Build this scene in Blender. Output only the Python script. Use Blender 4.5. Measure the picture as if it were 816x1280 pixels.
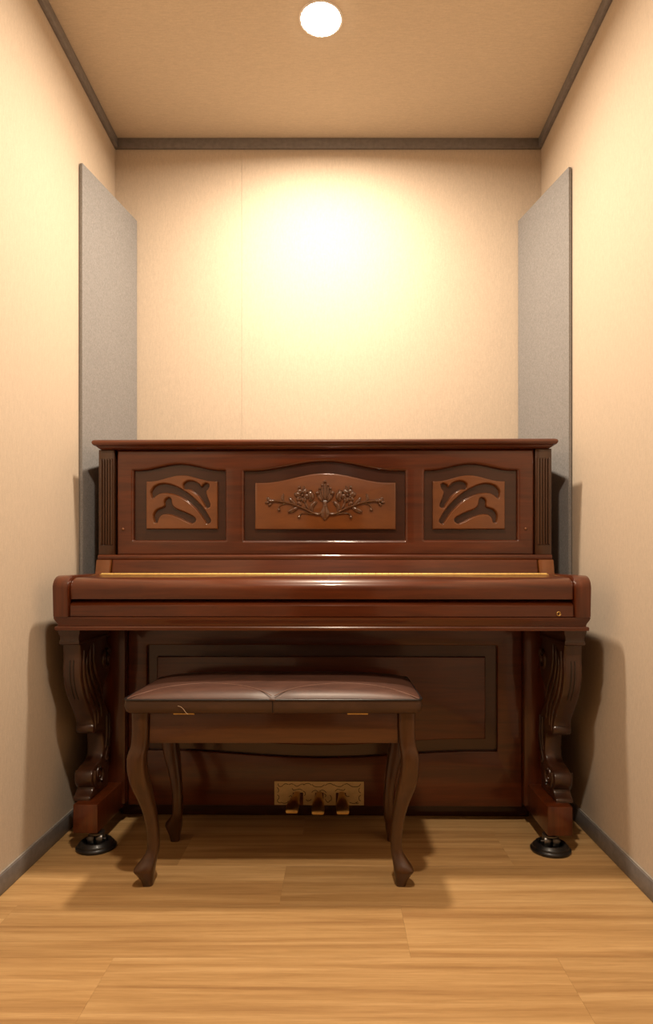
import bpy, bmesh, math, random
import numpy as np
from mathutils import Vector, Matrix

random.seed(7)
scene = bpy.context.scene
for o in list(bpy.data.objects):
    bpy.data.objects.remove(o)
COL = scene.collection
PI = math.pi

# ------------------------------------------------------------------ camera
FPX, VX, VY, EYE = 809.0, 421.0, 718.0, 0.79      # focal length and vanishing point in photo pixels
cam_d = bpy.data.cameras.new('camera')
cam = bpy.data.objects.new('camera', cam_d)
COL.objects.link(cam)
cam.location = (0, 0, EYE)
cam.rotation_euler = (PI / 2, 0, 0)
cam_d.sensor_fit = 'AUTO'
cam_d.sensor_width = 36.0
cam_d.lens = FPX / 1280.0 * 36.0
cam_d.shift_x = -(VX - 408.0) / 1280.0
cam_d.shift_y = (VY - 640.0) / 1280.0
cam_d.clip_start = 0.02
scene.camera = cam

# ------------------------------------------------------------------ world, exposure
world = bpy.data.worlds.new('world')
scene.world = world
world.use_nodes = True
world.node_tree.nodes['Background'].inputs[0].default_value = (0.0, 0.0, 0.0, 1)
world.node_tree.nodes['Background'].inputs[1].default_value = 0.0
scene.view_settings.view_transform = 'Standard'
scene.view_settings.look = 'None'
scene.view_settings.gamma = 1.0
scene.view_settings.use_curve_mapping = False
scene.view_settings.exposure = 2.3
LAMP_STRENGTH = 6.2            # watts, lamp over the keyboard
LAMP2_STRENGTH = 5.6           # watts, lamp over the open floor
LAMP_SPREAD = 169.5
LAMP_COLOR = (1.0, 0.83, 0.635)

# room dimensions (metres)
XL, XR, YB, YF, ZC = -0.832, 0.766, 2.43, -0.75, 2.42


def px(x, y, d):
    """photo pixel at depth d -> world point"""
    return Vector(((x - VX) * d / FPX, d, EYE - (y - VY) * d / FPX))


# ------------------------------------------------------------------ materials
def new_mat(name):
    m = bpy.data.materials.new(name)
    m.use_nodes = True
    nt = m.node_tree
    b = nt.nodes['Principled BSDF']
    return m, nt, b


def mapping(nt, scale, coord='Object', rnd=0.0):
    tc = nt.nodes.new('ShaderNodeTexCoord')
    mp = nt.nodes.new('ShaderNodeMapping')
    mp.inputs['Scale'].default_value = scale
    if rnd:
        oi = nt.nodes.new('ShaderNodeObjectInfo')
        mul = nt.nodes.new('ShaderNodeMath'); mul.operation = 'MULTIPLY'
        mul.inputs[1].default_value = rnd
        nt.links.new(oi.outputs['Random'], mul.inputs[0])
        add = nt.nodes.new('ShaderNodeVectorMath'); add.operation = 'ADD'
        nt.links.new(tc.outputs[coord], add.inputs[0])
        nt.links.new(mul.outputs[0], add.inputs[1])
        nt.links.new(add.outputs[0], mp.inputs['Vector'])
    else:
        nt.links.new(tc.outputs[coord], mp.inputs['Vector'])
    return mp


def noise(nt, vec, scale=1.0, detail=4.0, rough=0.55, dist=0.0):
    n = nt.nodes.new('ShaderNodeTexNoise')
    n.inputs['Scale'].default_value = scale
    n.inputs['Detail'].default_value = detail
    n.inputs['Roughness'].default_value = rough
    n.inputs['Distortion'].default_value = dist
    nt.links.new(vec.outputs['Vector'], n.inputs['Vector'])
    return n


def ramp(nt, src, stops):
    r = nt.nodes.new('ShaderNodeValToRGB')
    el = r.color_ramp.elements
    while len(el) < len(stops):
        el.new(0.5)
    for e, (p, c) in zip(el, stops):
        e.position = p
        e.color = (*c, 1)
    nt.links.new(src, r.inputs['Fac'])
    return r


def mix(nt, a, b, fac, mode='MIX'):
    m = nt.nodes.new('ShaderNodeMix')
    m.data_type = 'RGBA'
    m.blend_type = mode
    if isinstance(fac, float):
        m.inputs['Factor'].default_value = fac
    else:
        nt.links.new(fac, m.inputs['Factor'])
    for s, v in ((6, a), (7, b)):
        if isinstance(v, tuple):
            m.inputs[s].default_value = (*v, 1)
        else:
            nt.links.new(v, m.inputs[s])
    return m


def bump(nt, b, src, strength=0.1, dist=0.001):
    bp = nt.nodes.new('ShaderNodeBump')
    bp.inputs['Strength'].default_value = strength
    bp.inputs['Distance'].default_value = dist
    nt.links.new(src, bp.inputs['Height'])
    nt.links.new(bp.outputs['Normal'], b.inputs['Normal'])


def wood(name, dark, light, axis='X', rough=0.34, coat=0.6, stretch=14.0):
    m, nt, b = new_mat(name)
    s = {'X': (1.6, stretch * 1.6, stretch * 1.6), 'Z': (stretch * 1.6, stretch * 1.6, 1.6), 'Y': (stretch * 1.6, 1.6, stretch * 1.6)}[axis]
    mp = mapping(nt, s)
    n1 = noise(nt, mp, 1.3, 6, 0.6, 0.8)
    n2 = noise(nt, mp, 7.0, 5, 0.65, 0.3)
    r1 = ramp(nt, n1.outputs['Fac'], [(0.3, dark), (0.7, light)])
    r2 = ramp(nt, n2.outputs['Fac'], [(0.3, (0.72, 0.70, 0.68)), (0.65, (1, 1, 1))])
    mx = mix(nt, r1.outputs['Color'], r2.outputs['Color'], 0.7, 'MULTIPLY')
    nt.links.new(mx.outputs[2], b.inputs['Base Color'])
    b.inputs['Roughness'].default_value = rough
    b.inputs['Specular IOR Level'].default_value = 0.35
    b.inputs['Coat Weight'].default_value = coat
    b.inputs['Coat Roughness'].default_value = 0.10
    bump(nt, b, n2.outputs['Fac'], 0.04, 0.0005)
    return m


def plain(name, col, rough=0.5, metal=0.0, coat=0.0, var=0.15, scale=60):
    m, nt, b = new_mat(name)
    mp = mapping(nt, (1, 1, 1))
    n = noise(nt, mp, scale, 3)
    lo = tuple(c * (1 - var) for c in col)
    hi = tuple(min(1, c * (1 + var)) for c in col)
    r = ramp(nt, n.outputs['Fac'], [(0.3, lo), (0.7, hi)])
    nt.links.new(r.outputs['Color'], b.inputs['Base Color'])
    b.inputs['Roughness'].default_value = rough
    b.inputs['Metallic'].default_value = metal
    b.inputs['Coat Weight'].default_value = coat
    b.inputs['Coat Roughness'].default_value = 0.1
    return m


def cloth(name, col, scale, var=0.10, bstr=0.25, rough=0.9):
    """woven wall covering: fine threads running along the low-scale axis"""
    m, nt, b = new_mat(name)
    mp = mapping(nt, scale)
    n = noise(nt, mp, 1.0, 4, 0.7)
    mp2 = mapping(nt, (220, 220, 220))
    n2 = noise(nt, mp2, 1.0, 3, 0.7)
    lo = tuple(c * (1 - var) for c in col)
    hi = tuple(min(1, c * (1 + var)) for c in col)
    r = ramp(nt, n.outputs['Fac'], [(0.3, lo), (0.7, hi)])
    r2 = ramp(nt, n2.outputs['Fac'], [(0.35, (0.93, 0.93, 0.92)), (0.65, (1, 1, 1))])
    mx = mix(nt, r.outputs['Color'], r2.outputs['Color'], 1.0, 'MULTIPLY')
    nt.links.new(mx.outputs[2], b.inputs['Base Color'])
    b.inputs['Roughness'].default_value = rough
    b.inputs['Specular IOR Level'].default_value = 0.2
    bump(nt, b, n.outputs['Fac'], bstr, 0.001)
    return m


WALLC = (0.585, 0.488, 0.388)
M = {}
M['wall'] = cloth('cream_wallcloth', WALLC, (420, 420, 55), 0.09, 0.2)
M['ceil'] = cloth('ceiling_cloth', (0.63, 0.53, 0.41), (45, 380, 380), 0.09, 0.2)
M['grey_felt'] = cloth('grey_felt', (0.265, 0.258, 0.258), (420, 420, 200), 0.25, 0.4)
M['trim'] = plain('grey_trim', (0.19, 0.175, 0.172), 0.5)
M['trim_edge'] = plain('pale_trim_edge', (0.34, 0.31, 0.28), 0.5)
M['wood_x'] = wood('mahogany_x', (0.056, 0.0105, 0.0022), (0.126, 0.0265, 0.0052), 'X')
M['wood_z'] = wood('mahogany_z', (0.056, 0.0105, 0.0022), (0.126, 0.0265, 0.0052), 'Z')
M['wood_y'] = wood('mahogany_y', (0.056, 0.0105, 0.0022), (0.126, 0.0265, 0.0052), 'Y')
M['wood_pil'] = wood('mahogany_pilaster', (0.045, 0.016, 0.006), (0.072, 0.027, 0.010), 'Z')
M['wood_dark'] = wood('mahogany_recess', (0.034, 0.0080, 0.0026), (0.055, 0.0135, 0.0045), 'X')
M['wood_light'] = wood('mahogany_burl', (0.125, 0.036, 0.007), (0.21, 0.066, 0.013), 'X', coat=1.0, stretch=3.0)
M['wood_leg'] = wood('carved_leg', (0.030, 0.010, 0.0045), (0.058, 0.020, 0.0085), 'Z')
M['carve'] = plain('carving', (0.100, 0.036, 0.013), 0.26, 0, 0.9, 0.2, 200)
M['bench_wood'] = wood('bench_walnut', (0.040, 0.016, 0.0055), (0.088, 0.034, 0.010), 'Z', 0.35, 0.4)
M['bench_wood_x'] = wood('bench_walnut_x', (0.052, 0.017, 0.0055), (0.105, 0.037, 0.0105), 'X', 0.35, 0.4)
M['brass'] = plain('brass', (0.62, 0.40, 0.13), 0.35, 1.0)
M['brass_hinge'] = plain('hinge_brass', (0.75, 0.52, 0.18), 0.45, 0.6)
M['brass_plate'] = plain('plate_brass', (0.62, 0.46, 0.22), 0.5, 0.1, 0, 0.08)
M['engrave'] = plain('engraving_black', (0.02, 0.013, 0.008), 0.6)
M['black'] = plain('black_plastic', (0.008, 0.007, 0.007), 0.38, 0, 0.12)
M['steel'] = plain('dark_steel', (0.16, 0.15, 0.14), 0.35, 0.9)
M['lamp_trim'] = plain('lamp_trim_white', (0.75, 0.72, 0.68), 0.4)
M['thread'] = plain('pale_thread', (0.55, 0.42, 0.28), 0.8)
M['stitch'] = plain('stitch', (0.16, 0.08, 0.055), 0.7)
M['piping'] = plain('dark_piping', (0.012, 0.009, 0.010), 0.35)


def leather():
    m, nt, b = new_mat('brown_leather')
    mp = mapping(nt, (7, 16, 10))
    n = noise(nt, mp, 1.0, 6, 0.65, 1.2)
    r = ramp(nt, n.outputs['Fac'], [(0.3, (0.050, 0.020, 0.0125)), (0.55, (0.080, 0.033, 0.021)), (0.75, (0.108, 0.050, 0.034))])
    nt.links.new(r.outputs['Color'], b.inputs['Base Color'])
    mp2 = mapping(nt, (380, 380, 380))
    v = noise(nt, mp2, 1.0, 3)
    b.inputs['Roughness'].default_value = 0.46
    b.inputs['Specular IOR Level'].default_value = 0.55
    bump(nt, b, v.outputs['Fac'], 0.12, 0.0006)
    return m


def leather_band():
    m, nt, b = new_mat('brown_leather_band')
    mp = mapping(nt, (9, 9, 20))
    n = noise(nt, mp, 1.0, 5, 0.6, 0.8)
    r = ramp(nt, n.outputs['Fac'], [(0.3, (0.045, 0.021, 0.011)), (0.7, (0.075, 0.036, 0.019))])
    nt.links.new(r.outputs['Color'], b.inputs['Base Color'])
    b.inputs['Roughness'].default_value = 0.5
    return m


def plank_mat():
    m, nt, b = new_mat('oak_vinyl_plank')
    mp = mapping(nt, (0.55, 17.0, 1.0), rnd=37.0)
    n1 = noise(nt, mp, 1.5, 3, 0.5, 0.9)
    mp2 = mapping(nt, (1.6, 42.0, 1.0), rnd=11.0)
    n2 = noise(nt, mp2, 2.2, 6, 0.7, 0.8)
    mp3 = mapping(nt, (9.0, 170.0, 1.0), rnd=23.0)
    n3 = noise(nt, mp3, 2.0, 4, 0.7, 0.2)
    r1 = ramp(nt, n1.outputs['Fac'], [(0.30, (0.43, 0.245, 0.098)), (0.48, (0.55, 0.335, 0.140)), (0.68, (0.66, 0.425, 0.195))])
    r2 = ramp(nt, n2.outputs['Fac'], [(0.30, (0.72, 0.66, 0.58)), (0.58, (1, 1, 1))])
    r3 = ramp(nt, n3.outputs['Fac'], [(0.3, (0.82, 0.79, 0.74)), (0.55, (1, 1, 1))])
    a = mix(nt, r1.outputs['Color'], r2.outputs['Color'], 0.75, 'MULTIPLY')
    c = mix(nt, a.outputs[2], r3.outputs['Color'], 0.6, 'MULTIPLY')
    oi = nt.nodes.new('ShaderNodeObjectInfo')
    rr = ramp(nt, oi.outputs['Random'], [(0.0, (0.80, 0.79, 0.77)), (1.0, (1.0, 1.0, 1.0))])
    d = mix(nt, c.outputs[2], rr.outputs['Color'], 1.0, 'MULTIPLY')
    nt.links.new(d.outputs[2], b.inputs['Base Color'])
    b.inputs['Roughness'].default_value = 0.42
    b.inputs['Specular IOR Level'].default_value = 0.4
    bump(nt, b, n3.outputs['Fac'], 0.05, 0.0006)
    return m


M['leather'] = leather()
M['leather_band'] = leather_band()
M['plank'] = plank_mat()
M['plank_gap'] = plain('plank_gap', (0.20, 0.115, 0.045), 0.8)


def lamp_mat(name, strength):
    m, nt, b = new_mat(name)
    b.inputs['Base Color'].default_value = (0.9, 0.88, 0.85, 1)
    b.inputs['Emission Color'].default_value = (*LAMP_COLOR, 1)
    b.inputs['Emission Strength'].default_value = strength
    return m


# ------------------------------------------------------------------ geometry helpers
OFF = Vector((0, 0, 0))          # subtracted from every vertex: the base of the thing being built


def finish(name, me, mat, parent=None, smooth=38):
    me.materials.clear()
    me.materials.append(M[mat] if isinstance(mat, str) else mat)
    if smooth:
        me.shade_smooth()
        me.set_sharp_from_angle(angle=math.radians(smooth))
    o = bpy.data.objects.new(name, me)
    COL.objects.link(o)
    if parent is not None:
        o.parent = parent
    return o


def from_bm(name, bm, mat, parent=None, smooth=38, off=True):
    if off:
        bmesh.ops.translate(bm, verts=bm.verts, vec=-OFF)
    bmesh.ops.recalc_face_normals(bm, faces=bm.faces)
    me = bpy.data.meshes.new(name)
    bm.to_mesh(me)
    bm.free()
    return finish(name, me, mat, parent, smooth)


def empty(name, loc):
    o = bpy.data.objects.new(name, None)
    o.empty_display_size = 0.1
    o.location = loc
    COL.objects.link(o)
    return o


def tag(o, label=None, cat=None, group=None, kind=None):
    if label: o['label'] = label
    if cat: o['category'] = cat
    if group: o['group'] = group
    if kind: o['kind'] = kind
    return o


def add_box(bm, x0, x1, y0, y1, z0, z1, bev=0.0, seg=2):
    t = bmesh.new()
    vs = [t.verts.new((x, y, z)) for x in (x0, x1) for y in (y0, y1) for z in (z0, z1)]
    for f in ((0, 1, 3, 2), (4, 6, 7, 5), (0, 4, 5, 1), (2, 3, 7, 6), (0, 2, 6, 4), (1, 5, 7, 3)):
        t.faces.new([vs[i] for i in f])
    bmesh.ops.recalc_face_normals(t, faces=t.faces)
    if bev:
        bmesh.ops.bevel(t, geom=t.edges[:], offset=bev, segments=seg, profile=0.5, affect='EDGES')
    merge(bm, t)


def merge(bm, t):
    me = bpy.data.meshes.new('tmp')
    t.to_mesh(me); t.free()
    bm.from_mesh(me)
    bpy.data.meshes.remove(me)


def box(name, x0, x1, y0, y1, z0, z1, mat, parent=None, bev=0.002, seg=2):
    bm = bmesh.new()
    add_box(bm, x0, x1, y0, y1, z0, z1, bev, seg)
    return from_bm(name, bm, mat, parent)


def add_prism(bm, prof, x0, x1, bev=0.0, seg=2):
    """profile [(y,z)...] extruded along x"""
    t = bmesh.new()
    a = [t.verts.new((x0, y, z)) for y, z in prof]
    b = [t.verts.new((x1, y, z)) for y, z in prof]
    n = len(prof)
    fa = t.faces.new(a); fb = t.faces.new(b[::-1])
    for i in range(n):
        t.faces.new((a[i], b[i], b[(i + 1) % n], a[(i + 1) % n]))
    bmesh.ops.recalc_face_normals(t, faces=t.faces)
    if bev:
        ed = list({e for f in (fa, fb) for e in f.edges})
        bmesh.ops.bevel(t, geom=ed, offset=bev, segments=seg, profile=0.5, affect='EDGES')
    merge(bm, t)


def prism(name, prof, x0, x1, mat, parent=None, bev=0.0, smooth=38):
    bm = bmesh.new()
    add_prism(bm, prof, x0, x1, bev)
    return from_bm(name, bm, mat, parent, smooth)


def add_rings(bm, rings, cap=True):
    """rings: list of equal-length vertex coordinate lists"""
    vv = [[bm.verts.new(p) for p in r] for r in rings]
    n = len(vv[0])
    for a, b in zip(vv, vv[1:]):
        for i in range(n):
            bm.faces.new((a[i], a[(i + 1) % n], b[(i + 1) % n], b[i]))
    if cap:
        bm.faces.new(vv[0][::-1]); bm.faces.new(vv[-1])


def moulding(name, x0, x1, y0, y1, steps, mat, parent=None, smooth=30):
    """rectangular block with an edge profile: steps [(z, outset)...] from bottom to top (back edge stays flat)"""
    bm = bmesh.new()
    add_rings(bm, [[(x0 - o, y0 - o, z), (x1 + o, y0 - o, z), (x1 + o, y1, z), (x0 - o, y1, z)] for z, o in steps])
    return from_bm(name, bm, mat, parent, smooth)


def add_lathe(bm, prof, c, seg=32, axis='Z'):
    rings = []
    for r, h in prof:
        ring = []
        for i in range(seg):
            a = 2 * PI * i / seg
            u, v = r * math.cos(a), r * math.sin(a)
            if axis == 'Z': p = (c[0] + u, c[1] + v, c[2] + h)
            elif axis == 'X': p = (c[0] + h, c[1] + u, c[2] + v)
            else: p = (c[0] + u, c[1] + h, c[2] + v)
            ring.append(p)
        rings.append(ring)
    add_rings(bm, rings)


def lathe(name, prof, c, mat, parent=None, seg=32, axis='Z', smooth=35):
    bm = bmesh.new()
    add_lathe(bm, prof, c, seg, axis)
    return from_bm(name, bm, mat, parent, smooth)


def add_ball(bm, c, r, sx=1, sy=1, sz=1, rot=0.0, u=12, v=8):
    """ellipsoid, rotated about the y axis (in the x-z plane)"""
    t = bmesh.new()
    bmesh.ops.create_uvsphere(t, u_segments=u, v_segments=v, radius=r)
    bmesh.ops.scale(t, vec=(sx, sy, sz), verts=t.verts)
    bmesh.ops.rotate(t, cent=(0, 0, 0), matrix=Matrix.Rotation(rot, 3, 'Y'), verts=t.verts)
    bmesh.ops.translate(t, vec=c, verts=t.verts)
    merge(bm, t)


def catmull(pts, n=6, closed=False):
    P = [Vector(p) for p in pts]
    out = []
    m = len(P)
    rng = range(m if closed else m - 1)
    for i in rng:
        if closed:
            p0, p1, p2, p3 = P[(i - 1) % m], P[i], P[(i + 1) % m], P[(i + 2) % m]
        else:
            p0, p1, p2, p3 = P[max(i - 1, 0)], P[i], P[i + 1], P[min(i + 2, m - 1)]
        for k in range(n):
            t = k / n
            out.append(0.5 * ((2 * p1) + (p2 - p0) * t + (2 * p0 - 5 * p1 + 4 * p2 - p3) * t * t + (3 * p1 - p0 - 3 * p2 + p3) * t ** 3))
    if not closed:
        out.append(P[-1])
    return out


def add_tube(bm, pts, radii, seg=8, flat=1.0, closed=False):
    """tube along points; flat squashes it along y"""
    n = len(pts)
    if not hasattr(radii, '__len__'):
        radii = [radii] * n
    rings = []
    for i, p in enumerate(pts):
        a = pts[(i - 1) % n] if closed else pts[max(i - 1, 0)]
        b = pts[(i + 1) % n] if closed else pts[min(i + 1, n - 1)]
        t = (Vector(b) - Vector(a)).normalized()
        up = Vector((0, 1, 0)) if abs(t.y) < 0.9 else Vector((0, 0, 1))
        s = t.cross(up).normalized()
        w = s.cross(t).normalized()
        ring = []
        for k in range(seg):
            an = 2 * PI * k / seg
            q = s * math.cos(an) * radii[i] + w * math.sin(an) * radii[i] * flat
            ring.append(Vector(p) + q)
        rings.append(ring)
    if closed:
        rings.append(rings[0])
        vv = [[bm.verts.new(q) for q in r] for r in rings[:-1]]
        for i in range(n):
            A, B = vv[i], vv[(i + 1) % n]
            for k in range(seg):
                bm.faces.new((A[k], A[(k + 1) % seg], B[(k + 1) % seg], B[k]))
    else:
        add_rings(bm, rings)


def tube(name, pts, radii, mat, parent=None, seg=8, flat=1.0, closed=False):
    bm = bmesh.new()
    add_tube(bm, pts, radii, seg, flat, closed)
    return from_bm(name, bm, mat, parent, 60)


def plate(name, outline, holes, yfront, thick, bev, mat, parent=None, axis='XZ', bres=2, smooth=38):
    """flat board with holes; outline and holes in (x,z); bevelled rims; front face at y = yfront looking to -y"""
    cu = bpy.data.curves.new(name, 'CURVE')
    cu.dimensions = '2D'
    cu.fill_mode = 'BOTH'
    for loop in [outline] + holes:
        sp = cu.splines.new('POLY')
        sp.points.add(len(loop) - 1)
        for p, q in zip(sp.points, loop):
            p.co = (q[0], q[1], 0, 1)
        sp.use_cyclic_u = True
    cu.extrude = max(thick / 2 - bev, 0.0001)
    cu.bevel_depth = bev
    cu.bevel_resolution = bres
    cu.offset = -bev
    ob = bpy.data.objects.new('tmp', cu)
    COL.objects.link(ob)
    dg = bpy.context.evaluated_depsgraph_get()
    me = bpy.data.meshes.new_from_object(ob.evaluated_get(dg))
    bpy.data.objects.remove(ob); bpy.data.curves.remove(cu)
    me.name = name
    for v in me.vertices:
        x, z, t = v.co
        if axis == 'XZ':
            v.co = Vector((x, yfront + thick / 2 - t, z)) - OFF
        else:                                    # 'YZ': board lies across x, centred on yfront
            v.co = Vector((yfront + t, x, z)) - OFF
    bm = bmesh.new(); bm.from_mesh(me)
    bmesh.ops.remove_doubles(bm, verts=bm.verts, dist=1e-6)
    bmesh.ops.recalc_face_normals(bm, faces=bm.faces)
    bm.to_mesh(me); bm.free()
    return finish(name, me, mat, parent, smooth)


def shrink(loop, d):
    """move a closed outline inwards by d"""
    n = len(loop)
    area = sum(loop[i][0] * loop[(i + 1) % n][1] - loop[(i + 1) % n][0] * loop[i][1] for i in range(n))
    sg = 1 if area > 0 else -1
    out = []
    for i in range(n):
        a, b = loop[i - 1], loop[(i + 1) % n]
        tx, ty = b[0] - a[0], b[1] - a[1]
        L = math.hypot(tx, ty) or 1
        out.append((loop[i][0] - sg * ty / L * d, loop[i][1] + sg * tx / L * d))
    return out


def arch(x0, x1, zb, zt, rise, n=36, flat=0.10, r=0.0):
    """board outline: straight bottom and sides, top edge swelling up in an ogee; rise < 0 on bottom via flip"""
    pts = []
    if r:
        for k in range(5):
            a = PI + PI / 2 * k / 4
            pts.append((x0 + r + r * math.cos(a), zb + r + r * math.sin(a)))
        for k in range(5):
            a = 1.5 * PI + PI / 2 * k / 4
            pts.append((x1 - r + r * math.cos(a), zb + r + r * math.sin(a)))
    else:
        pts += [(x0, zb), (x1, zb)]
    cx, hw = (x0 + x1) / 2, (x1 - x0) / 2
    rr = r
    if r:
        for k in range(4):
            a = PI / 2 * k / 3
            pts.append((x1 - r + r * math.cos(a), zt - r + r * math.sin(a)))
    else:
        pts.append((x1, zt))
    for i in range(1, n):
        u = 1 - 2 * i / n
        au = min(1.0, abs(u) / (1 - flat))
        if r and abs(u) > 1 - r / hw * 1.5:
            continue
        pts.append((cx + u * hw, zt + rise * 0.5 * (1 + math.cos(PI * au))))
    if r:
        for k in range(4):
            a = PI / 2 + PI / 2 * k / 3
            pts.append((x0 + r + r * math.cos(a), zt - r + r * math.sin(a)))
    else:
        pts.append((x0, zt))
    return pts


# ------------------------------------------------------------------ the room
T = 0.05
OFF = Vector((0, 0, 0))


def struct(name, x0, x1, y0, y1, z0, z1, mat, label, bev=0.0):
    bm = bmesh.new()
    add_box(bm, x0, x1, y0, y1, z0, z1, bev)
    o = from_bm(name, bm, mat, None, 30)
    return tag(o, label, None, None, 'structure')


struct('wall_left', XL - T, XL, YF, YB, 0, ZC, 'wall', 'cream woven wallpaper wall beside the bass end of the piano')
struct('wall_right', XR, XR + T, YF, YB, 0, ZC, 'wall', 'cream woven wallpaper wall beside the treble end of the piano')
wb = struct('wall_back', XL - T, XR + T, YB + 0.008, YB + T, 0, ZC, 'wall', 'cream panelled wall behind the piano')
struct('wall_front', XL - T, XR + T, YF - T, YF, 0, ZC, 'wall', 'cream wall facing the piano across the room')
struct('ceiling', XL - T, XR + T, YF - T, YB + T, ZC, ZC + T, 'ceil', 'beige woven ceiling')
seam = (302 - VX) * YB / FPX
for a, b in ((XL, seam - 0.0003), (seam + 0.0003, XR)):
    box('wall_panel', a, b, YB, YB + 0.0082, 0, ZC, 'wall', wb, 0.0003, 1)

dr = struct('added_door_1', -0.46, 0.40, YF, YF + 0.035, 0, 2.05, 'wood_dark', 'unseen dark brown door added on the wall facing the piano to cut bounced light', 0.003)  # added out of view: deepens shadows and darkens reflections in the piano wood
lathe('added_door_handle', [(0.008, 0.0), (0.022, 0.0), (0.022, 0.006), (0.009, 0.010), (0.009, 0.04), (0.022, 0.046), (0.022, 0.06), (0.006, 0.064)], (0.33, YF + 0.035, 1.0), 'steel', dr, 20, 'Y')

# plank floor
fl = struct('floor', XL - T, XR + T, YF - T, YB + T, -T, -0.004, 'plank_gap', 'oak wood-effect plank floor laid across the room')
PW, PL = 0.21, 0.914
known = {0: 0.152, -1: -0.460, 1: -0.1375, 2: -0.434}
r = -10
while 1.335 + r * PW < YB:
    y0, y1 = max(1.335 + r * PW, YF), min(1.335 + (r + 1) * PW, YB)
    if y1 > YF + 0.005:
        j = known.get(r, (r * 0.37) % PL - 0.3)
        while j > XL: j -= PL
        while j < XR:
            a, b = max(j, XL), min(j + PL, XR)
            if b - a > 0.01:
                bm = bmesh.new()
                add_box(bm, a - (a + b) / 2 + 0.0001, b - (a + b) / 2 - 0.0001, -(y1 - y0) / 2 + 0.0001, (y1 - y0) / 2 - 0.0001, -0.004, 0, 0.0002, 1)
                p = from_bm('plank', bm, 'plank', fl, 30)
                p.location = ((a + b) / 2, (y0 + y1) / 2, 0)
            j += PL
    r += 1

# ceiling trim and skirting
TH, TT = 0.036, 0.014


def trim(name, x0, x1, y0, y1, z0, z1, label):
    return tag(box(name, x0, x1, y0, y1, z0, z1, 'trim', None, 0.002), label, None, None, 'structure')


trim('trim_1', XL, XR, YB - TT, YB, ZC - TH, ZC, 'dark grey ceiling trim on the wall behind the piano')
trim('trim_2', XL, XL + TT, YF, YB - TT, ZC - TH, ZC, 'dark grey ceiling trim over the bass-end wall')
trim('trim_3', XR - TT, XR, YF, YB - TT, ZC - TH, ZC, 'dark grey ceiling trim over the treble-end wall')
trim('trim_4', XL, XR, YF, YF + TT, ZC - TH, ZC, 'dark grey ceiling trim on the wall facing the piano')
for nm, a, b, e0, e1, lab in (('baseboard_left', XL, XL + 0.007, XL, XL + 0.0045, 'grey vinyl skirting under the bass-end wall'),
                              ('baseboard_right', XR - 0.007, XR, XR - 0.0045, XR, 'grey vinyl skirting under the treble-end wall')):
    o = trim(nm, a, b, YF, YB, 0, 0.050, lab)
    box('skirting_lip', e0, e1, YF, YB, 0.050, 0.0535, 'trim_edge', o, 0.001)
o = trim('baseboard_back', XL + 0.007, XR - 0.007, YB - 0.007, YB, 0, 0.05, 'grey vinyl skirting behind the piano')

# ceiling downlights
def downlight(x, y, strength, label):
    global OFF
    base = Vector((x, y, ZC))
    OFF = base
    t = empty('ceiling_downlight', base)
    tag(t, label, 'ceiling light', 'recessed ceiling downlights')
    lathe('trim_ring', [(0.058, -0.0005), (0.058, -0.0022), (0.061, -0.0026), (0.064, -0.0016), (0.065, 0.0), (0.058, 0.0)], (x, y, ZC), 'lamp_trim', t, 48)
    R, h = 0.0575, 0.004
    prof = [(R * math.cos(k * PI / 2 / 8), -0.003 - h * math.sin(k * PI / 2 / 8)) for k in range(9)]
    prof[-1] = (0.0008, prof[-1][1])
    d = lathe('diffuser', [(R, -0.0005)] + prof, (x, y, ZC), lamp_mat('lamp_glow', 12.0), t, 32)
    d['label'] = 'glowing white diffuser'
    OFF = Vector((0, 0, 0))
    la = bpy.data.lights.new('downlight_beam', 'AREA')
    la.shape = 'DISK'
    la.size = 0.112
    la.energy = strength
    la.color = LAMP_COLOR
    la.spread = math.radians(LAMP_SPREAD)
    lo = bpy.data.objects.new('downlight_beam', la)
    COL.objects.link(lo)
    lo.parent = t
    lo.location = (0, 0, -0.0085)
    return t


downlight(-0.047, 1.90, LAMP_STRENGTH, 'glowing round ceiling downlight above the piano keyboard')
downlight(-0.047, 0.70, LAMP2_STRENGTH, 'round ceiling downlight out over the open floor in front of the bench')

# felt boards across the two rear corners
def felt_board(a, b, label):
    """a: foot on the side wall, b: foot on the back wall"""
    global OFF
    a, b = Vector((*a, 0)), Vector((*b, 0))
    u = (b - a).normalized()
    n = Vector((u.y, -u.x, 0))
    if n.y > 0: n = -n
    z0, z1, th = 0.325, 2.115, 0.012
    c = (a + b) / 2
    bm = bmesh.new()
    w = (b - a).length / 2
    add_box(bm, -w, w, -th / 2, th / 2, 0, z1 - z0, 0.0015, 1)
    ang = math.atan2(u.y, u.x)
    o = from_bm('acoustic_board', bm, 'grey_felt')
    o.location = (c.x + n.x * th / 2, c.y + n.y * th / 2, z0)
    o.rotation_euler = (0, 0, ang)
    return tag(o, label, 'acoustic panel', 'grey felt corner boards')


felt_board((XL + 0.002, 2.085), (-0.760, YB - 0.002), 'tall grey felt board across the corner at the bass end of the piano')
felt_board((XR - 0.002, 2.105), (0.690, YB - 0.002), 'tall grey felt board across the corner at the treble end of the piano')

# ------------------------------------------------------------------ the piano
PCX, PCY = -0.040, 2.10
piano = empty('upright_piano', (PCX, PCY, 0))
piano.rotation_euler.z = math.radians(-0.8)
tag(piano, 'polished reddish-brown upright piano with carved panels and scroll legs', 'piano')
OFF = Vector((0, PCY, 0))            # piano meshes are written in (x from its centre, room y, z)
DF = 2.05                            # front plane of the upper case
S = DF / FPX


def ppx(x, y, d=DF):
    """photo pixel -> piano-local (x, z) at depth d"""
    return ((x - VX) * d / FPX - PCX, EYE - (y - VY) * d / FPX)


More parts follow.
